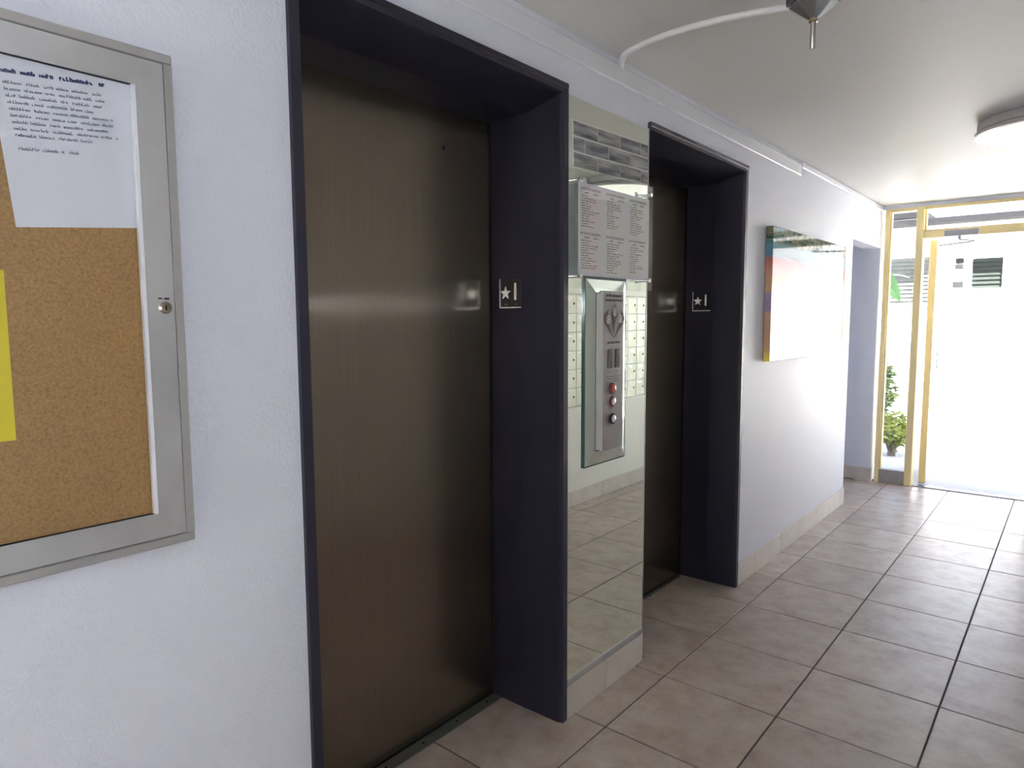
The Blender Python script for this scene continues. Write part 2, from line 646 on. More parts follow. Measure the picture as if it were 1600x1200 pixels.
def lift(y0, y1, label, lip, SILLX):
    root = empty('elevator_entrance', (-.15, (y0 + y1) / 2, 0))
    tag(root, label, 'elevator', 'pair of lift entrances in the left wall')
    ia, ib = y0 + .037, y1 - .037          # inner reveal
    zs = 2.158
    # splayed jambs: nosing, splay, straight reveal
    def jamb(yo, yi, s, lip):
        if lip:
            prof = [(.012, yo), (.012, yo + s * .026), (-.004, yo + s * .029), (-.150, yi), (DX - .05, yi), (DX - .05, yo)]
        else:                                   # this side is lapped by the mirror pier
            prof = [(-.006, yo), (-.006, yo + s * .003), (-.150, yi), (DX - .05, yi), (DX - .05, yo)]
        return MB().poly([(p[0], p[1], 0) for p in prof], (0, 0, HZ))
    jamb(y0, ia, 1, lip).build('jamb', M_DARK, root)
    jamb(y1, ib, -1, True).build('jamb', M_DARK, root)
    zo = HZ
    hp = [(.012, zo), (.012, zo - .028), (-.004, zo - .031), (-.150, zs), (DX - .05, zs), (DX - .05, zo)]
    ha = y0 + (.0295 if lip else .004)
    MB().poly([(p[0], ha, p[1]) for p in hp], (0, y1 - .0295 - ha, 0)).build('header', M_DARK, root)
    MB().box(.0, .016, y0 + (-.004 if lip else .001), y1 - .002, zo - .013, zo + .004, bev=.002).build('header_cap', M_DARK, root)
    # raised thin edge line of the nosing on each jamb
    box('door_panel', M_BRONZE, root, DX - .035, DX, ia - .02, ib + .02, .012, zs + .02, bev=.001)
    box('door_gap', M_BLACK, root, DX + .0005, DX + .006, ib - .004, ib + .001, .0, zs)
    box('door_gap', M_BLACK, root, DX - .03, DX - .004, ia, ib, .0, .0118)
    MB().lathe((DX + .0008, ib - .232, 2.029), (1, 0, 0), [(0, -.001), (.006, -.001), (.006, .0012), (0, .0014)], 12).build('key_hole', M_BLACK, root)
    sill = box('sill', M_SILL, root, DX, SILLX, ia, ib, -.008, .0025, bev=.001)
    k = ia + .09
    while k < ib - .02:
        MB().lathe((DX + .022, k, .0022), (0, 0, 1), [(.0045, 0), (.0040, .0012), (0, .0012)], 8).build('screw', M_BLACK, sill)
        k += .165
    # raised floor number plate on the jamb that faces the corridor
    yp = ib - .0005
    pl = MB().box(-.262, -.160, yp - .004, yp, 1.495, 1.600, bev=.001).build('number_plate', M_PLATE, root)
    MB().poly([(a, yp - .0045, b) for a, b in star_pts(-.232, 1.548, .026)], (0, -.003, 0)).build('raised_star', M_RAISED, pl)
    text('raised_numeral', '1', .085, M_RAISED, pl, (-.187, yp - .0052, 1.550), (1, 0, 0), (0, 0, 1), .0022, bold=.001)
    br = MB()
    for dx in (0, .007):
        br.lathe((-.236 + dx, yp - .004, 1.508), (0, -1, 0), [(.0022, 0), (.0018, .001), (0, .0014)], 8)
    br.lathe((-.186, yp - .004, 1.508), (0, -1, 0), [(.0022, 0), (.0018, .001), (0, .0014)], 8)
    br.build('braille_dots', M_RAISED, pl, 'stuff')
    bor = MB()
    bor.box(-.262, -.160, yp - .0062, yp - .004, 1.495, 1.4985)
    bor.box(-.262, -.2595, yp - .0062, yp - .004, 1.495, 1.600)
    bor.build('plate_edge', M_RAISED, pl)
    return root
lift(*E1, 'bronze lift door in a deep dark frame beside the cork notice board', True, -.268)
lift(*E2, 'bronze lift door in a deep dark frame beside the canvas painting', False, -.297)

# ------------------------------------------------------------------ mirror between the lifts
MX = .007
mir = empty('wall_mirror', (0, -.225, .13))
tag(mir, 'tall green-tinted mirror panel between the two lift entrances', 'mirror')
box('mirror_glass', M_MIRROR, mir, .001, MX, -.499, .050, .150, 2.205, bev=.0012)
box('channel', M_ALU, mir, .0, .011, -.499, .050, .123, .152, bev=.0015)
box('edge_strip', M_ALU, mir, .0, .0085, .0505, .0545, .123, 2.207)
box('edge_strip', M_ALU, mir, .0, .0085, -.503, -.4995, .123, 2.200)

# stick-on band of marble subway tiles, put on a little askew
def marble():
    mt = new_mat('grey_marble_sticker', (.3, .3, .32), .28)
    c = coords(mt)
    oi = N(mt, 'ShaderNodeObjectInfo')
    comb = N(mt, 'ShaderNodeCombineXYZ')
    L(mt, oi.outputs['Random'], comb.inputs[2])
    L(mt, oi.outputs['Random'], comb.inputs[1])
    sc_ = N(mt, 'ShaderNodeVectorMath', operation='SCALE')
    sc_.inputs['Scale'].default_value = 11.0
    L(mt, comb.outputs[0], sc_.inputs[0])
    mp = N(mt, 'ShaderNodeMapping')
    mp.inputs['Scale'].default_value = (1, 4.5, 42)
    mp.inputs['Rotation'].default_value = (math.radians(4), 0, 0)
    L(mt, c, mp.inputs[0])
    ad = N(mt, 'ShaderNodeVectorMath', operation='ADD')
    L(mt, mp.outputs[0], ad.inputs[0])
    L(mt, sc_.outputs[0], ad.inputs[1])
    n = tex_noise(mt, 1.0, 5, .6, ad.outputs[0])
    r = ramp(mt, n.outputs['Fac'], [(.34, (.035, .035, .07)), (.43, (.17, .17, .20)), (.55, (.31, .31, .32)), (.66, (.46, .46, .46))])
    L(mt, r.outputs[0], bsdf(mt).inputs['Base Color'])
    return mt
M_MARBLE = marble()
M_WGROUT = new_mat('pale_joint', (.78, .78, .76), .5)
tb = empty('tile_border', (MX, -.22, 2.055))
tag(tb, 'band of grey marble subway tiles across the top of the mirror', 'tile border')
BW, BH = .1545, .0515
yb0, yb1 = -.474, .046
zb = 1.9785
parts = [box('backing', M_WGROUT, tb, MX, MX + .0012, yb0, yb1, zb, zb + 3 * BH + .002)]
for row in range(3):
    y = yb0 + .002
    first = BW if row != 1 else BW * .47
    wdt = first
    while y < yb1 - .01:
        y2 = min(y + wdt - .0052, yb1 - .001)
        parts.append(box('tile', M_MARBLE, tb, MX + .0010, MX + .0034, y, y2, zb + row * BH + .0022, zb + (row + 1) * BH - .0022, bev=.0006))
        y += wdt
        wdt = BW
tb.rotation_euler.x = math.radians(1.6)

# ------------------------------------------------------------------ acrylic directory holder
AX = .030
ac = empty('sign_holder', (AX, -.22, 1.56))
tag(ac, 'clear acrylic sheet on four chrome standoffs over the mirror', 'sign holder')
box('acrylic_sheet', M_ACRYL, ac, AX, AX + .004, -.492, .048, 1.565, 1.975, bev=.001)
for (y, z) in ((-.468, 1.928), (.022, 1.940), (-.468, 1.602), (.018, 1.606)):
    so = MB().lathe((MX, y, z), (1, 0, 0), [(.0065, 0), (.0065, AX - MX + .004)], 14).build('standoff', M_CHROME, ac)
    MB().lathe((AX + .004, y, z), (1, 0, 0), [(.0095, 0), (.0095, .005), (.007, .007), (0, .007)], 14).build('standoff_cap', M_CHROME, so)

M_SLIP = new_mat('pink_tinged_paper', (.88, .80, .85), .7)
M_SLIP2 = new_mat('grey_white_paper', (.86, .84, .86), .7)
def letters(quad, a, e, h, rng, wt=.17):
    """a word too small to read: narrow letter-like strokes side by side; quad(u0, u1, v0, v1)"""
    u = a
    cell = h * .56
    while u + cell * .8 < e:
        t = rng.random()
        tall = .5 if rng.random() < .3 else .2
        quad(u, u + h * wt, -.3 * h, tall * h)
        if t < .75:
            quad(u + h * .30, u + h * (.30 + wt), -.3 * h, .2 * h)
        if t > .25:
            q = rng.choice((-.3, -.08, .08)) * h
            quad(u, u + h * .46, q, q + h * wt)
        u += cell

def words(mb, x, y0, y1, z, h, rng):
    def quad(u0, u1, v0, v1):
        mb.bm.faces.new([mb.bm.verts.new((x + .0002, p, z + q)) for p, q in ((u0, v0), (u1, v0), (u1, v1), (u0, v1))])
    y = y0
    while y < y1:
        e = min(y + rng.uniform(2.0, 5.5) * h, y1)
        letters(quad, y, e, h, rng)
        y = e + h * .5

rng = random.Random(11)
ds = box('directory_sheet', M_PAPER, None, AX - .0022, AX - .0008, -.470, .024, 1.606, 1.921)
tag(ds, 'residents directory sheet with six printed lists behind the clear acrylic', 'paper')
colw = (.494 - .03) / 3
ORD = ['1st', '2nd', '3rd', '4th', '5th', '6th']
for i in range(3):
    for j in range(2):
        y0 = -.464 + i * (colw + .010)
        z1 = 1.912 - j * .152
        n = 13 - (i + j) % 2
        slip = box('list_slip', M_SLIP if i == 0 else M_SLIP2, ds, AX - .0009, AX - .0004, y0, y0 + colw - .006, z1 - .146, z1)
        text('list_heading', ORD[i + 3 * j] + ' FLOOR RESIDENTS', .0128, M_INK, slip, (AX - .0003, y0 + colw * .45, z1 - .010), (0, 1, 0), (0, 0, 1), .0001)
        pr = MB()
        words(pr, AX - .0004, y0 + .030, y0 + .062, z1 - .023, .008, rng)
        words(pr, AX - .0004, y0 + .085, y0 + .125, z1 - .023, .008, rng)
        for k in range(n):
            words(pr, AX - .0004, y0 + .010, y0 + rng.uniform(.05, .125), z1 - .034 - k * .0086, .0062, rng)
        pr.build('printed_lines', M_INK, slip, 'stuff')
for (y, z) in ((-.43, 1.924), (-.08, 1.926)):
    tp = MB().box(AX - .0009, AX - .0004, y - .010, y + .010, z - .012, z + .012)
    tp.build('tape_piece', M_PAPER, ds)

# ------------------------------------------------------------------ call station
cs = empty('call_station', (MX, -.245, .93))
tag(cs, 'stainless lift call plate with three round buttons on the mirror', 'call panel')
oy0, oy1, oz0, oz1 = -.402, -.124, .918, 1.603
iy0, iy1, iz0, iz1 = -.352, -.166, .972, 1.548
xa, xb, xc = MX + .001, MX + .006, MX + .020
def strip(A, B, C_, D):
    # A,B outer corners, C_,D inner corners (y,z)
    q = [(xa, *A), (xa, *B), (xb, *B), (xb, *A)]
    mb = MB()
    mb.hull([q, [(xb, *A), (xb, *B), (xc, *C_), (xc, *D)], [(xa, *A), (xa, *B), (xa, *C_), (xa, *D)],
             [(xa, *D), (xa, *C_), (xc, *C_), (xc, *D)],
             [(xa, *A), (xb, *A), (xc, *D), (xa, *D)], [(xa, *B), (xb, *B), (xc, *C_), (xa, *C_)]])
    return mb
g = .0008
fr_ = [((oy0, oz0), (oy1, oz0), (iy1, iz0), (iy0, iz0)), ((oy1, oz1), (oy0, oz1), (iy0, iz1), (iy1, iz1)),
       ((oy0, oz1), (oy0, oz0), (iy0, iz0), (iy0, iz1)), ((oy1, oz0), (oy1, oz1), (iy1, iz1), (iy1, iz0))]
for q in fr_:
    strip(*q).build('bevel_strip', M_BEVEL, cs)
M_GEDGE = new_mat('green_glass_edge', (.03, .10, .075), .15)
for a_ in ((oy0 - .004, oy0, oz0 - .004, oz1 + .004), (oy1, oy1 + .003, oz0 - .003, oz1 + .003), (oy0, oy1, oz0 - .004, oz0), (oy0, oy1, oz1, oz1 + .003),
           (iy0 - .0015, iy0 + .0005, iz0, iz1), (iy0, iy1, iz1 - .0005, iz1 + .0015), (iy0, iy1, iz0 - .0015, iz0 + .0005)):
    box('glass_edge', M_GEDGE, cs, xa, xb + .001 if a_[0] < oy0 or a_[1] > oy1 or a_[3] > oz1 or a_[2] < oz0 else xc + .0006, *a_)
# raised face plate with sloping sides
px0, px1 = MX + .002, .034
PY0, PY1, PZ0, PZ1 = -.346, -.157, .966, 1.556
FY0, FY1 = -.316, -.172
fp = MB()
fp.poly([(px0, PY0, PZ0), (px0, PY1, PZ0), (px1, FY1, PZ0), (px1, FY0, PZ0)], (0, 0, PZ1 - PZ0))
plate = fp.build('face_plate', M_STEEL, cs)
M_CHAMF = new_mat('pale_sheen_chamfer', (.80, .79, .81), .30, .9)  # paler than the plate: bright reflection on the sloping sides put into colour
for (ya, yb) in ((PY0, FY0), (PY1, FY1)):
    n_ = Vector((abs(yb - ya), (px1 - px0) * (1 if ya > -.2 else -1), 0)).normalized() * .0006
    MB().poly([(px0 + n_.x, ya + n_.y, PZ0 + .002), (px1 + n_.x, yb + n_.y, PZ0 + .002), (px1 + n_.x, yb + n_.y, PZ1 - .002), (px0 + n_.x, ya + n_.y, PZ1 - .002)], -n_ * .8).build('chamfer_strip', M_CHAMF, plate)
text('plate_lettering', 'In Fire Emergency', .0150, M_INK, plate, (px1 + .0004, -.240, 1.540), (0, 1, 0), (0, 0, 1), .0002, bold=.0002)
text('plate_lettering', 'Do Not Use Elevator', .0140, M_INK, plate, (px1 + .0004, -.240, 1.523), (0, 1, 0), (0, 0, 1), .0002, bold=.0002)
M_MAROON = new_mat('maroon_enamel', (.055, .010, .016), .5, spec=.15)
def flame(cy, cz, h, wd, tip, tail):
    """a leaf-shaped flame with a tip that leans and a tail to a point"""
    pts = []
    n = 10
    for k in range(n + 1):                      # right side, tail to tip
        t = k / n
        pts.append((cy + wd * math.sin(math.pi * t ** .9) ** .8 + (tip if t > .6 else 0) * ((t - .6) / .4) ** 1.4 if t > .6 else cy + wd * math.sin(math.pi * t ** .9) ** .8, cz - h / 2 + h * t))
    for k in range(n - 1, 0, -1):
        t = k / n
        pts.append((cy - wd * math.sin(math.pi * t ** .9) ** .8 + (tip * ((t - .6) / .4) ** 1.4 if t > .6 else 0), cz - h / 2 + h * t))
    return pts
sym = MB()
X0 = px1 + .0002
def petal(base, mid, tip_, wdt, sgn=0):
    """curved flame from base point over a belly at mid to a tip, in (y, z)"""
    P = [Vector(base), Vector(mid), Vector(tip_)]
    n = 14
    ls, rs = [], []
    for k in range(n + 1):
        t = k / n
        p = P[0] * (1 - t) ** 2 + P[1] * 2 * t * (1 - t) + P[2] * t * t
        d = (P[1] - P[0]) * (2 * (1 - t)) + (P[2] - P[1]) * (2 * t)
        nrm = Vector((-d.y, d.x)).normalized()
        wd = wdt * (math.sin(math.pi * min(1, t * 1.0)) ** 1.1) * (.55 + .9 * math.exp(-((t - .62) / .22) ** 2)) + .0012 * (1 - t)
        ls.append(p + nrm * wd)
        rs.append(p - nrm * wd)
    loop = ls + rs[::-1][1:-1] if False else ls + rs[::-1]
    for i in range(n):
        a, b, c, d_ = ls[i], ls[i + 1], rs[i + 1], rs[i]
        for xx in (X0 + .0008,):
            try:
                sym.bm.faces.new([sym.bm.verts.new((xx, q.x, q.y)) for q in (a, b, c, d_)])
            except ValueError:
                pass
petal((-.2435, 1.385), (-.325, 1.455), (-.277, 1.492), .0145)
petal((-.2435, 1.385), (-.160, 1.455), (-.197, 1.492), .0145)
petal((-.2435, 1.400), (-.246, 1.470), (-.228, 1.516), .0160)
bmesh.ops.remove_doubles(sym.bm, verts=sym.bm.verts[:], dist=1e-6)
sy = sym.build('flame_symbol', M_MAROON, plate)
M_WHITEPRINT = new_mat('white_print', (.75, .73, .74), .5)
for (cy, cz) in ((-.2825, 1.452), (-.2395, 1.480), (-.1975, 1.454)):
    rg = MB()
    n = 20
    for k in range(n):
        a0, a1 = 2 * math.pi * k / n, 2 * math.pi * (k + 1) / n
        ring = []
        for (rad, a) in ((.0125, a0), (.0125, a1), (.0105, a1), (.0105, a0)):
            ring.append((X0 + .0014, cy + rad * math.cos(a), cz + rad * 1.25 * math.sin(a)))
        rg.bm.faces.new([rg.bm.verts.new(p) for p in ring])
    # small running figure: head, trunk, limbs
    for (a, b, wd) in (((0, .003), (-.002, -.004), .0022), ((0, .002), (.006, -.001), .0013), ((0, .002), (-.006, .004), .0013), ((-.002, -.004), (.004, -.010), .0015), ((-.002, -.004), (-.006, -.010), .0015)):
        A, B = Vector(a), Vector(b)
        d = (B - A).normalized()
        nn = Vector((-d.y, d.x)) * wd
        rg.bm.faces.new([rg.bm.verts.new((X0 + .0014, cy + q.x, cz + q.y)) for q in (A + nn, B + nn, B - nn, A - nn)])
    rg.bm.faces.new([rg.bm.verts.new((X0 + .0014, cy + .0015 + .0025 * math.cos(t * math.pi / 4), cz + .007 + .0028 * math.sin(t * math.pi / 4))) for t in range(8)])
    rg.build('figure_roundel', M_WHITEPRINT, sy)
text('plate_lettering', 'USE EXIT STAIRS', .0125, M_INK, plate, (px1 + .0004, -.242, 1.366), (0, 1, 0), (0, 0, 1), .0002)
M_LENS = new_mat('dark_lens', (.035, .030, .030), .15)
for (a, b) in ((-.283, -.251), (-.232, -.200)):
    box('indicator_window', M_LENS, plate, px1 - .001, px1 + .0015, a, b, 1.272, 1.342, bev=.0005)
pr = MB()
rng = random.Random(5)
for (z, a, b) in ((1.260, -.275, -.258), (1.260, -.224, -.206), (1.240, -.296, -.188), (1.231, -.282, -.205), (1.222, -.296, -.190), (1.170, -.262, -.224)):
    words(pr, px1 + .0002, a, b, z, .006, rng)
pr.build('printed_lines', M_INK, plate, 'stuff')
M_RED = new_mat('red_button_ring', (.22, .02, .03), .3)
M_REDL = new_mat('lit_red_button', (.30, .07, .06), .3)
bsdf(M_REDL).inputs['Emission Color'].default_value = (1, .12, .10, 1)
bsdf(M_REDL).inputs['Emission Strength'].default_value = .03
M_BTN = new_mat('white_button', (.72, .70, .76), .2, .3)
for (z, ring, face) in ((1.196, M_RED, M_REDL), (1.146, M_RED, M_BTN), (1.081, M_INK, M_BTN)):
    bt = MB().lathe((px1, -.2455, z), (1, 0, 0), [(.0205, 0), (.0205, .003), (.0185, .005), (.0150, .005), (.0150, .002), (0, .002)], 24).build('button_ring', ring, plate)
    MB().lathe((px1 + .002, -.2455, z), (1, 0, 0), [(.0145, 0), (.0145, .004), (.011, .0062), (0, .0068)], 24).build('button', face, bt)

# ------------------------------------------------------------------ notice board
def cork():
    mt = new_mat('cork', (.45, .25, .09), .85)
    c = coords(mt)
    n1 = tex_noise(mt, 190, 5, .75, c)
    n2 = tex_noise(mt, 14, 3, .5, c)
    r = ramp(mt, n1.outputs['Fac'], [(.30, (.26, .125, .045)), (.5, (.44, .24, .085)), (.72, (.56, .33, .14))])
    mx = N(mt, 'ShaderNodeMix', data_type='RGBA')
    mx.blend_type = 'MULTIPLY'
    mx.inputs[0].default_value = .25
    r2 = ramp(mt, n2.outputs['Fac'], [(.35, (.75, .75, .75)), (.65, (1, 1, 1))])
    L(mt, r.outputs[0], mx.inputs[6])
    L(mt, r2.outputs[0], mx.inputs[7])
    L(mt, mx.outputs[2], bsdf(mt).inputs['Base Color'])
    bump(mt, n1.outputs['Fac'], .25, .001)
    return mt
M_CORK = cork()
M_FRAME = brushed('brushed_frame_aluminium', (.76, .76, .80), .36, .5, (3, 3, 3), (0, 0, 1))
M_CASE = new_mat('grey_case_aluminium', (.46, .45, .45), .45, .6)
nb = empty('notice_board', (0, -2.20, 1.02))
tag(nb, 'locked aluminium-framed cork notice board with glass door', 'notice board')
by0, by1, bz0, bz1 = -2.585, -1.826, 1.023, 1.942
FXO = .045
cse = MB()
cse.box(0, FXO, by0, by1, bz0, bz0 + .0175, bev=.002)
cse.box(0, FXO, by0, by1, bz1 - .0175, bz1, bev=.002)
cse.box(0, FXO, by0, by0 + .016, bz0 + .0175, bz1 - .0175)
cse.box(0, FXO, by1 - .016, by1, bz0 + .0175, bz1 - .0175, bev=.001)
cse.build('case', M_CASE, nb)
box('cork_panel', M_CORK, nb, .001, .0305, by0 + .016, by1 - .016, bz0 + .0175, bz1 - .0175)
dy0, dy1, dz0, dz1 = by0 + .018, by1 - .0180, bz0 + .0195, bz1 - .0195
W_ = .048
def rail(A, B, C_, D):
    # mitred rail: A,B outer, C_,D inner; front face slopes slightly inwards
    mb = MB()
    f0, f1, bk = FXO + .001, FXO - .001, .0335
    mb.hull([[(f0, *A), (f0, *B), (f1, *C_), (f1, *D)], [(bk, *A), (bk, *B), (bk, *C_), (bk, *D)],
             [(bk, *A), (bk, *B), (f0, *B), (f0, *A)], [(bk, *D), (bk, *C_), (f1, *C_), (f1, *D)],
             [(bk, *A), (f0, *A), (f1, *D), (bk, *D)], [(bk, *B), (f0, *B), (f1, *C_), (bk, *C_)]])
    return mb.build('door_rail', M_FRAME, nb)
e = .0003
rail((dy0, dz0), (dy1, dz0), (dy1 - W_, dz0 + W_), (dy0 + W_, dz0 + W_))
rail((dy1, dz1), (dy0, dz1), (dy0 + W_, dz1 - W_), (dy1 - W_, dz1 - W_))
rail((dy0, dz1), (dy0, dz0), (dy0 + W_, dz0 + W_), (dy0 + W_, dz1 - W_))
rr_ = rail((dy1, dz0), (dy1, dz1), (dy1 - W_, dz1 - W_), (dy1 - W_, dz0 + W_))
# white strip: bright inner side of the lock-side rail put into colour
box('bright_rail_side', M_TRIM, nb, .0335, FXO - .0005, dy1 - W_ - .007, dy1 - W_ - .0005, dz0 + W_, dz1 - W_)
box('door_glass', M_GLASS, nb, .0395, .0415, dy0 + W_ + .0005, dy1 - W_ - .0075, dz0 + W_ + .0005, dz1 - W_ - .0005)
lk = MB().lathe((FXO, -1.861, 1.478), (1, 0, 0), [(.0115, 0), (.0115, .003), (.009, .006), (.0075, .006), (.0070, .004), (0, .004)], 18).build('lock', M_BRASS, nb)
box('key_slot', M_BLACK, lk, FXO + .0038, FXO + .0046, -1.8622, -1.8598, 1.473, 1.483)
MB().box(FXO + .0004, FXO + .0010, -1.873, -1.866, 1.494, 1.4965).box(FXO + .0004, FXO + .0010, -1.862, -1.853, 1.4935, 1.4965).build('lock_marks', M_INK, nb)

# notices pinned inside
ang = math.radians(5.2)
nr, nu = Vector((0, math.cos(ang), math.sin(ang))), Vector((0, -math.sin(ang), math.cos(ang)))
PB = Vector((.0306, -2.083, 1.606))
def on_sheet(a, b, x=.0):
    return PB + nr * a + nu * b + Vector((x, 0, 0))
nmb = MB()
ns = 6
PW, PH = .2159, .2794
for i in range(ns):
    for j in range(ns):
        q = []
        for (da, db) in ((0, 0), (1, 0), (1, 1), (0, 1)):
            a, b = (i + da) / ns, (j + db) / ns
            q.append(on_sheet(a * PW, b * PH, .0005 * math.sin(a * 5 + b * 3) + .0009))
        nmb.bm.faces.new([nmb.bm.verts.new(p) for p in q])
bmesh.ops.remove_doubles(nmb.bm, verts=nmb.bm.verts[:], dist=1e-6)
geo = bmesh.ops.extrude_face_region(nmb.bm, geom=nmb.bm.faces[:])
for v in [g_ for g_ in geo['geom'] if isinstance(g_, bmesh.types.BMVert)]:
    v.co.x -= .0004
notice = nmb.build('notice_sheet', M_PAPER, None)
tag(notice, 'white typed notice with a blue heading pinned on the cork board', 'paper')
def sheet_words(mb, a0, a1, b, h, rng, lens=None, wt=.17):
    def quad(u0, u1, v0, v1):
        mb.bm.faces.new([mb.bm.verts.new(on_sheet(p, b + q, .0018)) for p, q in ((u0, v0), (u1, v0), (u1, v1), (u0, v1))])
    a, i = a0, 0
    while a < a1:
        e_ = min(a + (lens[i] if lens and i < len(lens) else rng.uniform(2.0, 5.5)) * h, a1)
        i += 1
        letters(quad, a, e_, h, rng, wt)
        a = e_ + h * .55
rng = random.Random(3)
tm = MB()
sheet_words(tm, .016, .172, .2435, .0092, rng, [2.3, 2.3, 2.6, 6.0, 5.4, 1.2], .25)
tm.build('notice_heading', M_BLUEINK, notice, 'stuff')
M_GREYINK = new_mat('faded_ink', (.20, .20, .30), .8)
bm_ = MB()
ends = [.160, .164, .160, .150, .172, .174, .168, .176, .134]
for k, en in enumerate(ends):
    sheet_words(bm_, .016 + .0006 * k, en, .226 - k * .0101, .0066, rng)
sheet_words(bm_, .022, .112, .124, .0068, rng, [4.4, 3.6, 1, 2.6])
bm_.build('notice_text', M_GREYINK, notice, 'stuff')
yn = MB().box(.0306, .0312, -2.32, -2.104, 1.259, 1.536).build('yellow_notice', M_YELLOW, None)
tag(yn, 'plain bright yellow sheet on the cork board', 'paper')

# ------------------------------------------------------------------ painting
def canvas():
    mt = new_mat('varnished_canvas', (.8, .6, .4),   .35, spec=.0)
    b = bsdf(mt)
    geo_ = N(mt, 'ShaderNodeTexCoord')
    sep = N(mt, 'ShaderNodeSeparateXYZ')
    L(mt, geo_.outputs['Object'], sep.inputs[0])
    nz = tex_noise(mt, 7, 5, .65, geo_.outputs['Object'])
    # height 0..1 with brush wobble
    mr = N(mt, 'ShaderNodeMapRange')
    mr.inputs['From Min'].default_value = 1.213
    mr.inputs['From Max'].default_value = 1.965
    L(mt, sep.outputs[2], mr.inputs[0])
    wob = N(mt, 'ShaderNodeMath', operation='MULTIPLY_ADD')
    L(mt, nz.outputs['Fac'], wob.inputs[0])
    wob.inputs[1].default_value = .05
    L(mt, mr.outputs[0], wob.inputs[2])
    sub = N(mt, 'ShaderNodeMath', operation='SUBTRACT')
    L(mt, wob.outputs[0], sub.inputs[0])
    sub.inputs[1].default_value = .025
    bands = ramp(mt, sub.outputs[0], [(0, (.62, .34, .22)), (.13, (.66, .40, .24)), (.36, (.70, .42, .28)), (.385, (.38, .31, .46)), (.50, (.44, .36, .50)),
                                      (.52, (.74, .50, .25)), (.66, (.70, .36, .26)), (.76, (.55, .18, .16)), (.785, (.12, .28, .36)), (.9, (.16, .38, .46)), (1, (.06, .24, .34))])
    # dark foliage strokes along the top
    mp = N(mt, 'ShaderNodeMapping')
    mp.inputs['Scale'].default_value = (1, 9, 16)
    L(mt, geo_.outputs['Object'], mp.inputs[0])
    n2 = tex_noise(mt, 1.6, 6, .75, mp.outputs[0])
    fol = ramp(mt, n2.outputs['Fac'], [(.34, (.02, .05, .07)), (.47, (.07, .16, .13)), (.55, (.40, .36, .22)), (.62, (.14, .30, .38)), (.72, (.62, .55, .40))])
    msk = ramp(mt, sub.outputs[0], [(.86, (0, 0, 0)), (.905, (1, 1, 1))])
    mx = N(mt, 'ShaderNodeMix', data_type='RGBA')
    L(mt, msk.outputs[0], mx.inputs[0])
    L(mt, bands.outputs[0], mx.inputs[6])
    L(mt, fol.outputs[0], mx.inputs[7])
    # a yellow passage low down and pale loops in the middle
    n3 = tex_noise(mt, 3.4, 4, .6, geo_.outputs['Object'])
    m3 = ramp(mt, n3.outputs['Fac'], [(.54, (0, 0, 0)), (.60, (1, 1, 1))])
    mx2 = N(mt, 'ShaderNodeMix', data_type='RGBA')
    low = ramp(mt, sub.outputs[0], [(.02, (1, 1, 1)), (.10, (0, 0, 0))])
    mm = N(mt, 'ShaderNodeMath', operation='MULTIPLY')
    L(mt, low.outputs[0], mm.inputs[0])
    L(mt, m3.outputs[0], mm.inputs[1])
    L(mt, mm.outputs[0], mx2.inputs[0])
    L(mt, mx.outputs[2], mx2.inputs[6])
    mx2.inputs[7].default_value = (.85, .70, .10, 1)
    L(mt, mx2.outputs[2], b.inputs['Base Color'])
    n4 = tex_noise(mt, 30, 4, .6, geo_.outputs['Object'])
    bump(mt, n4.outputs['Fac'], .10, .002)
    b.inputs['Coat Weight'].default_value = .5
    b.inputs['Coat Roughness'].default_value = .05
    return mt
M_CANVAS = canvas()
pt = empty('canvas_painting', (.02, 2.16, 1.213))
tag(pt, 'wide varnished canvas painting with teal top edge and orange sides', 'painting')
box('canvas', M_CANVAS, pt, .004, .042, 1.405, 2.905, 1.213, 1.962, bev=.002)
sb = MB()
M_WOOD = new_mat('bare_pine', (.45, .30, .17), .7)
sb.box(.0005, .0038, 1.425, 2.885, 1.23, 1.265).box(.0005, .0038, 1.425, 2.885, 1.91, 1.945).box(.0005, .0038, 1.425, 1.46, 1.265, 1.91).box(.0005, .0038, 2.85, 2.885, 1.265, 1.91)
sb.build('stretcher_frame', M_WOOD, pt)

# ------------------------------------------------------------------ ceiling fittings
M_CONDUIT = new_mat('white_conduit_paint', (.80, .79, .80), .35)
path = [(.010, -.160, 2.380), (.012, -.168, 2.386), (.022, -.185, 2.393), (.055, -.222, 2.397), (.10, -.248, 2.397), (.17, -.268, 2.397), (.25, -.281, 2.397), (.34, -.284, 2.397), (.44, -.274, 2.397), (.54, -.250, 2.397), (.63, -.222, 2.397)]
cn = MB().tube(path, .0105, 12).build('conduit', M_CONDUIT, None)
tag(cn, 'white cable conduit curving across the ceiling to the metal canopy', 'conduit')

M_CANOPY = new_mat('polished_grey_canopy', (.52, .54, .58), .16, .9)
cp = empty('ceiling_canopy', (.70, -.215, CZ))
tag(cp, 'faceted metal ceiling canopy with a short bare rod hanging down', 'ceiling fitting')
def facet(rad, z, n=8, a0=math.pi / 8):
    return [(.70 + rad * math.cos(a0 + 2 * math.pi * k / n), -.215 + rad * math.sin(a0 + 2 * math.pi * k / n), z) for k in range(n)]
def stack(name, rings, mat, parent):
    mb = MB()
    vsr = [[mb.bm.verts.new(p) for p in r_] for r_ in rings]
    for A, B in zip(vsr, vsr[1:]):
        for k in range(len(A)):
            mb.bm.faces.new((A[k], A[(k + 1) % len(A)], B[(k + 1) % len(A)], B[k]))
    mb.bm.faces.new(vsr[0])
    mb.bm.faces.new(vsr[-1][::-1])
    return mb.build(name, mat, parent)
stack('collar', [facet(.078, CZ), facet(.078, CZ - .018)], new_mat('dark_collar', (.16, .15, .18), .3, .6), cp)
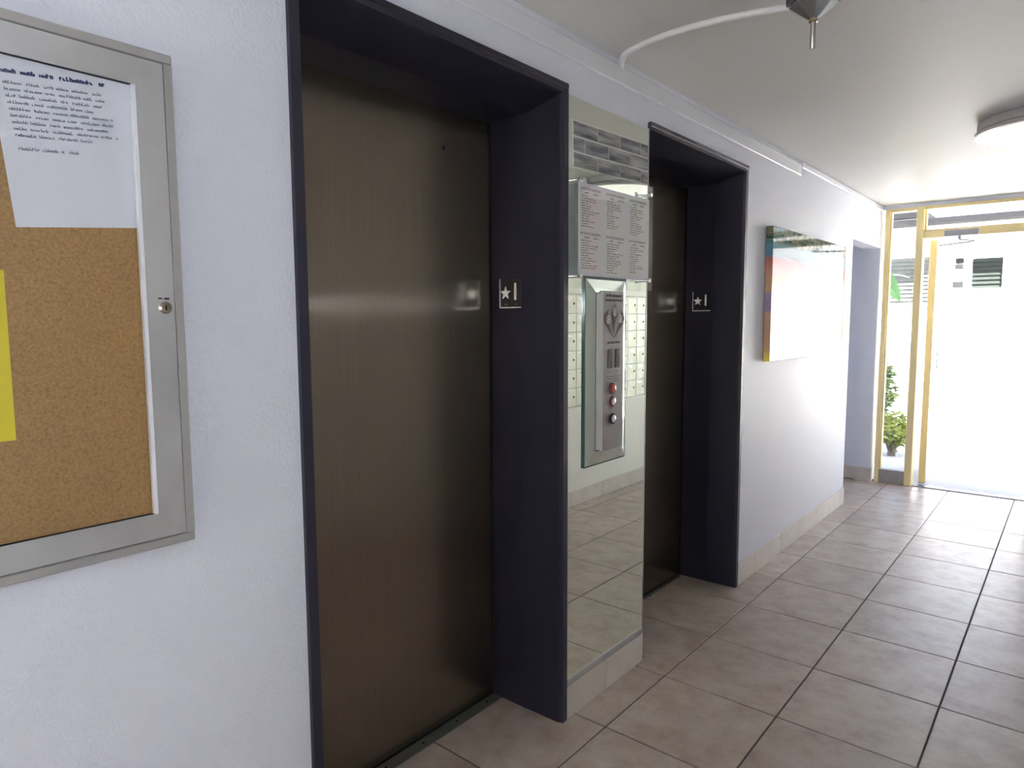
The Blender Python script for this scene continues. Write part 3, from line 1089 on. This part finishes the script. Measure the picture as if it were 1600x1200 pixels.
stack('canopy', [facet(.070, CZ - .018), facet(.070, CZ - .026), facet(.014, CZ - .066)], M_CANOPY, cp)
MB().lathe((.70, -.215, CZ - .064), (0, 0, -1), [(.013, 0), (.013, .009), (.008, .012)], 12).build('nut', M_BRASS, cp)
MB().lathe((.70, -.215, CZ - .074), (0, 0, -1), [(.0080, 0), (.0080, .076), (.0066, .078), (0, .078)], 14).build('rod', new_mat('grey_steel_rod', (.50, .48, .45), .28, .9), cp)

M_OPAL = new_mat('lit_opal_glass', (.86, .86, .86), .18)
bsdf(M_OPAL).inputs['Emission Color'].default_value = (1.0, .97, .90, 1)
bsdf(M_OPAL).inputs['Emission Strength'].default_value = .35
lp = empty('ceiling_light', (1.21, 1.80, CZ))
tag(lp, 'round white ceiling light with stepped metal ring near the open door', 'ceiling light')
M_LRING = new_mat('white_enamel_ring', (.62, .60, .62), .22, .3)
LC = (1.21, 1.80, CZ)
MB().lathe(LC, (0, 0, -1), [(0, 0), (.295, 0), (.300, .004), (.300, .040), (.288, .046)], 64).build('base_pan', M_LRING, lp)
MB().lathe(LC, (0, 0, -1), [(.288, .046), (.312, .050), (.314, .058), (.306, .066), (.288, .066), (.284, .055)], 64).build('rim', M_LRING, lp)
MB().lathe(LC, (0, 0, -1), [(.288, .060), (.276, .078), (.20, .096), (.09, .104), (0, .106)], 64).build('diffuser', M_OPAL, lp)

# ------------------------------------------------------------------ mailboxes on the opposite wall (seen in the mirror)
M_MAIL = new_mat('cream_mailbox_enamel', (.74, .76, .66), .38)
M_MLOCK = new_mat('dark_lock', (.10, .10, .10), .35, .7)
mbx = empty('mailbox_bank', (XR, 2.2, .79))
tag(mbx, 'bank of cream metal mailboxes on the wall facing the mirror', 'mailboxes')
cw, rh, ny, nz_ = .153, .1425, 12, 6
my0, mz0 = 1.875 - 3 * cw, .786
box('frame', new_mat('grey_green_frame', (.35, .37, .33), .5, .3), mbx, XR - .012, XR - .001, my0 - .012, my0 + ny * cw + .012, mz0 - .010, mz0 + nz_ * rh + .010)
dproto = MB().box(-.007, 0, -cw / 2 + .0028, cw / 2 - .0028, -rh / 2 + .0026, rh / 2 - .0026, bev=.0015).build('mailbox_door', M_MAIL, mbx)
lproto = MB().lathe((-.007, 0, 0), (-1, 0, 0), [(.0090, 0), (.0090, .004), (.007, .005), (0, .005)], 12).build('lock', M_MLOCK, dproto)
nproto = MB().box(-.0082, -.0070, -.014, .014, -.006, .006).build('number_tag', M_ALU, dproto)
first = True
for i in range(ny):
    for k in range(nz_):
        loc = Vector((XR - .012, my0 + (i + .5) * cw, mz0 + (k + .5) * rh))
        if first:
            d, lo, nu_ = dproto, lproto, nproto
            first = False
        else:
            d, lo, nu_ = dproto.copy(), lproto.copy(), nproto.copy()
            for o in (d, lo, nu_):
                COL.objects.link(o)
        d.parent = mbx
        d.matrix_parent_inverse = Matrix.Translation(-mbx.location)
        d.location = loc
        for o, off in ((lo, (0, cw / 2 - .036, .004)), (nu_, (0, -.020, .045))):
            o.parent = d
            o.matrix_parent_inverse = Matrix.Identity(4)
            o.location = off

# ------------------------------------------------------------------ outdoors
M_CONC = wall_paint('pale_concrete', (.36, .355, .35), .8, .2, 30, .3)
M_STUCCO = wall_paint('white_stucco', (.80, .80, .80), .8, .3, 50, .3)
up_ = box('wall_upper_shade_mass', M_STUCCO, None, -7, 7, Y0 - 3.0, Y1 + .12, CZ + .2, 8.6, kind='structure')  # unseen upper mass added to shade the planting; rear overhang dims daylight behind
gr = box('ground', M_CONC, None, -25, 25, Y1 + .075, 40, -.3, -.03, kind='structure')
gr2 = box('ground_rear', M_CONC, None, -25, 25, -25, Y0 - .1, -.3, -.03, kind='structure')
step = box('doorstep', M_CONC, None, -.6, 2.2, Y1 + .0755, Y1 + 1.2, -.0295, -.012, bev=.004, kind='structure')

M_FASCIA = new_mat('dark_grey_fascia', (.0075, .0075, .009), .7, spec=.1)
BY = 16.0
bl = empty('apartment_building', (0, BY, -.03))
tag(bl, 'white low apartment building across the courtyard with dark roof edge', 'building')
box('facade', M_STUCCO, bl, -9, 9, BY, BY + 6, -.03, 3.57)
box('fascia', M_FASCIA, bl, -9.2, 9.2, BY - .45, BY + 6.2, 3.57, 3.69)
box('upper_storey', M_STUCCO, bl, -9, -1.55, BY + .05, BY + 6, 3.69, 3.775)
box('upper_fascia', M_FASCIA, bl, -9.2, -1.55, BY - .1, BY + 6.2, 3.775, 3.95)
M_LOUVRE = new_mat('frosted_louvre_glass', (.014, .017, .015), .4, spec=.1)
M_SHUT = new_mat('grey_shutter_slats', (.055, .06, .058), .6, spec=.1)
M_WFR = new_mat('white_window_frame', (.75, .75, .75), .5)
def far_window(x0, x1, z0, z1, n, mat, band=False):
    wn = empty('w', (0, 0, 0))
    bpy.data.objects.remove(wn)
    f = MB()
    f.box(x0 - .05, x0, BY - .06, BY - .002, z0 - .05, z1 + .05)
    f.box(x1, x1 + .05, BY - .06, BY - .002, z0 - .05, z1 + .05)
    f.box(x0, x1, BY - .06, BY - .002, z1, z1 + .05)
    f.box(x0, x1, BY - .08, BY - .002, z0 - .06, z0)
    fo = f.build('window_frame', M_WFR, bl)
    box('window_backing', M_BLACK if mat is M_LOUVRE else M_SHUT, fo, x0, x1, BY - .006, BY - .002, z0, z1)
    h = (z1 - z0) / n
    for k in range(n):
        s = MB().poly([(x0 + .004, BY - .045, z0 + k * h + .004), (x0 + .004, BY - .037, z0 + k * h + .004), (x0 + .004, BY - .012, z0 + (k + 1) * h), (x0 + .004, BY - .020, z0 + (k + 1) * h)], (x1 - x0 - .008, 0, 0))
        s.build('louvre', mat, fo)
far_window(-.56, .0, 2.10, 2.77, 7, M_LOUVRE)
far_window(-2.20, -1.35, 1.76, 2.86, 12, M_SHUT)
box('window_hood', M_WFR, bl, -2.4, -1.2, BY - .30, BY - .002, 3.00, 3.06)
M_METER = new_mat('grey_meter_enamel', (.012, .0125, .013), .6, spec=.1)
for (x, z, s) in ((-.80, 2.73, .075), (-.80, 2.60, .075), (-.81, 2.20, .10)):
    box('meter_box', M_METER, bl, x - s, x + s, BY - .12, BY - .002, z - s * .7, z + s * .7, bev=.01)

# planting seen through the sidelight
def leafmat(name, col, col2):
    mt = new_mat(name, col, .45)
    oi = coords(mt)
    n = tex_noise(mt, 6, 2, .5, oi)
    r = ramp(mt, n.outputs['Fac'], [(.35, col), (.65, col2)])
    L(mt, r.outputs[0], bsdf(mt).inputs['Base Color'])
    bsdf(mt).inputs['Transmission Weight'].default_value = 0
    return mt
M_LEAF = leafmat('broad_leaf_green', (.05, .15, .035), (.08, .20, .05))
M_SHRUB = leafmat('yellow_green_foliage', (.13, .17, .015), (.24, .26, .03))
M_SHRUB2 = leafmat('dark_green_foliage', (.04, .08, .015), (.13, .17, .025))
M_BARK = new_mat('grey_bark', (.16, .12, .09), .9)

def leaf_blade(mb, p, d, side, ln, wd, droop=.3, n=4, fold=.15):
    d = Vector(d).normalized()
    side = Vector(side).normalized()
    prev = None
    for k in range(n + 1):
        t = k / n
        c = Vector(p) + d * ln * t + Vector((0, 0, -droop * ln * t * t))
        ww = wd * math.sin(math.pi * (.08 + .90 * t)) ** .8
        nrm = d.cross(side)
        row = [mb.bm.verts.new(c - side * ww + nrm * fold * ww), mb.bm.verts.new(c), mb.bm.verts.new(c + side * ww + nrm * fold * ww)]
        if prev:
            mb.bm.faces.new((prev[0], prev[1], row[1], row[0]))
            mb.bm.faces.new((prev[1], prev[2], row[2], row[1]))
        prev = row

def big_leaf_plant(loc, leaves, label):
    root = empty('broad_leaf_plant', loc)
    tag(root, label, 'plant')
    L0 = Vector(loc)
    st = MB()
    for (h, az, ln, wd, lean) in leaves:
        a = math.radians(az)
        out = Vector((math.cos(a), math.sin(a), 0))
        top = L0 + out * .12 * h + Vector((0, 0, h))
        MB().tube([L0 + out * .03, L0 + out * .05 * h + Vector((0, 0, h * .5)), top], [.016, .012, .007], 6).build('stem', M_LEAF, root)
        b = MB()
        leaf_blade(b, top, out * lean + Vector((0, 0, 1 - lean)), Vector((-out.y, out.x, 0)), ln, wd, .35, 6)
        b.build('leaf', M_LEAF, root)
    return root
blp = big_leaf_plant((-.95, 6.95, -.03), [(1.95, -10, .55, .10, .72), (1.5, 200, .6, .11, .6), (1.7, 100, .6, .11, .5), (1.2, 300, .5, .10, .6), (.95, 0, .45, .06, .95)], 'tall broad-leaved plant outside the narrow sidelight')

hl = MB()
leaf_blade(hl, (-.57, 6.72, 2.13), (.52, -.06, -.86), (.86, 0, .52), .56, .088, 0, 7, .12)
hl.build('leaf', M_LEAF, blp)
MB().tube([(-.93, 6.93, -.03), (-.86, 6.86, 1.2), (-.72, 6.78, 2.0), (-.62, 6.74, 2.19), (-.565, 6.72, 2.12)], [.018, .014, .010, .008, .006], 6).build('stem', M_LEAF, blp)

def shrub(loc, rad, h, nl, mat, label, seed, ls=.05):
    root = empty('shrub', loc)
    tag(root, label, 'shrub')
    rg_ = random.Random(seed)
    L0 = Vector(loc)
    stem = MB()
    tips = []
    for k in range(9):
        a = rg_.uniform(0, 6.28)
        rr2 = rad * rg_.uniform(.2, .8)
        tip = L0 + Vector((math.cos(a) * rr2, math.sin(a) * rr2, h * rg_.uniform(.55, .95)))
        stem.tube([L0 + Vector((rg_.uniform(-.03, .03), rg_.uniform(-.03, .03), 0)), (L0 + tip) / 2 + Vector((rg_.uniform(-.05, .05), 0, .05)), tip], [.014, .010, .004], 5)
        tips.append(tip)
    stem.build('branches', M_BARK, root)
    fo = MB()
    for k in range(nl):
        a, b = rg_.uniform(0, 6.28), rg_.uniform(-1, 1)
        q = rg_.random() ** .4
        p = L0 + Vector((math.cos(a) * rad * q * math.sqrt(1 - b * b), math.sin(a) * rad * q * math.sqrt(1 - b * b), h * .58 + b * h * .42 * q))
        d = Vector((rg_.uniform(-1, 1), rg_.uniform(-1, 1), rg_.uniform(-.3, 1)))
        leaf_blade(fo, p, d, d.orthogonal(), rg_.uniform(.8, 1.5) * ls, ls * .28, .2, 2)
    fol_ = fo.build('foliage', mat, root)
    fol_['kind'] = 'stuff'
    return root
shrub((-.47, 6.55, -.03), .21, 1.05, 900, M_SHRUB2, 'taller dark-leaved shrub outside the sidelight', 4, .075)
shrub((-.13, 5.75, -.03), .17, .46, 700, M_SHRUB, 'low yellow-green bush in front of the concrete planter', 8, .06)
shrub((-1.2, 9.0, -.03), .5, 1.3, 700, M_SHRUB2, 'round shrub further along the courtyard', 12, .08)
pln = MB()
pln.box(-.75, -.30, 7.95, 8.6, -.03, .42, bev=.012)
plo = pln.build('planter_box', new_mat('blue_grey_concrete', (.13, .145, .18), .8), None)
tag(plo, 'blue-grey concrete planter box behind the low bush', 'planter')
box('planter_soil', M_BARK, plo, -.72, -.33, 7.98, 8.57, .418, .424)
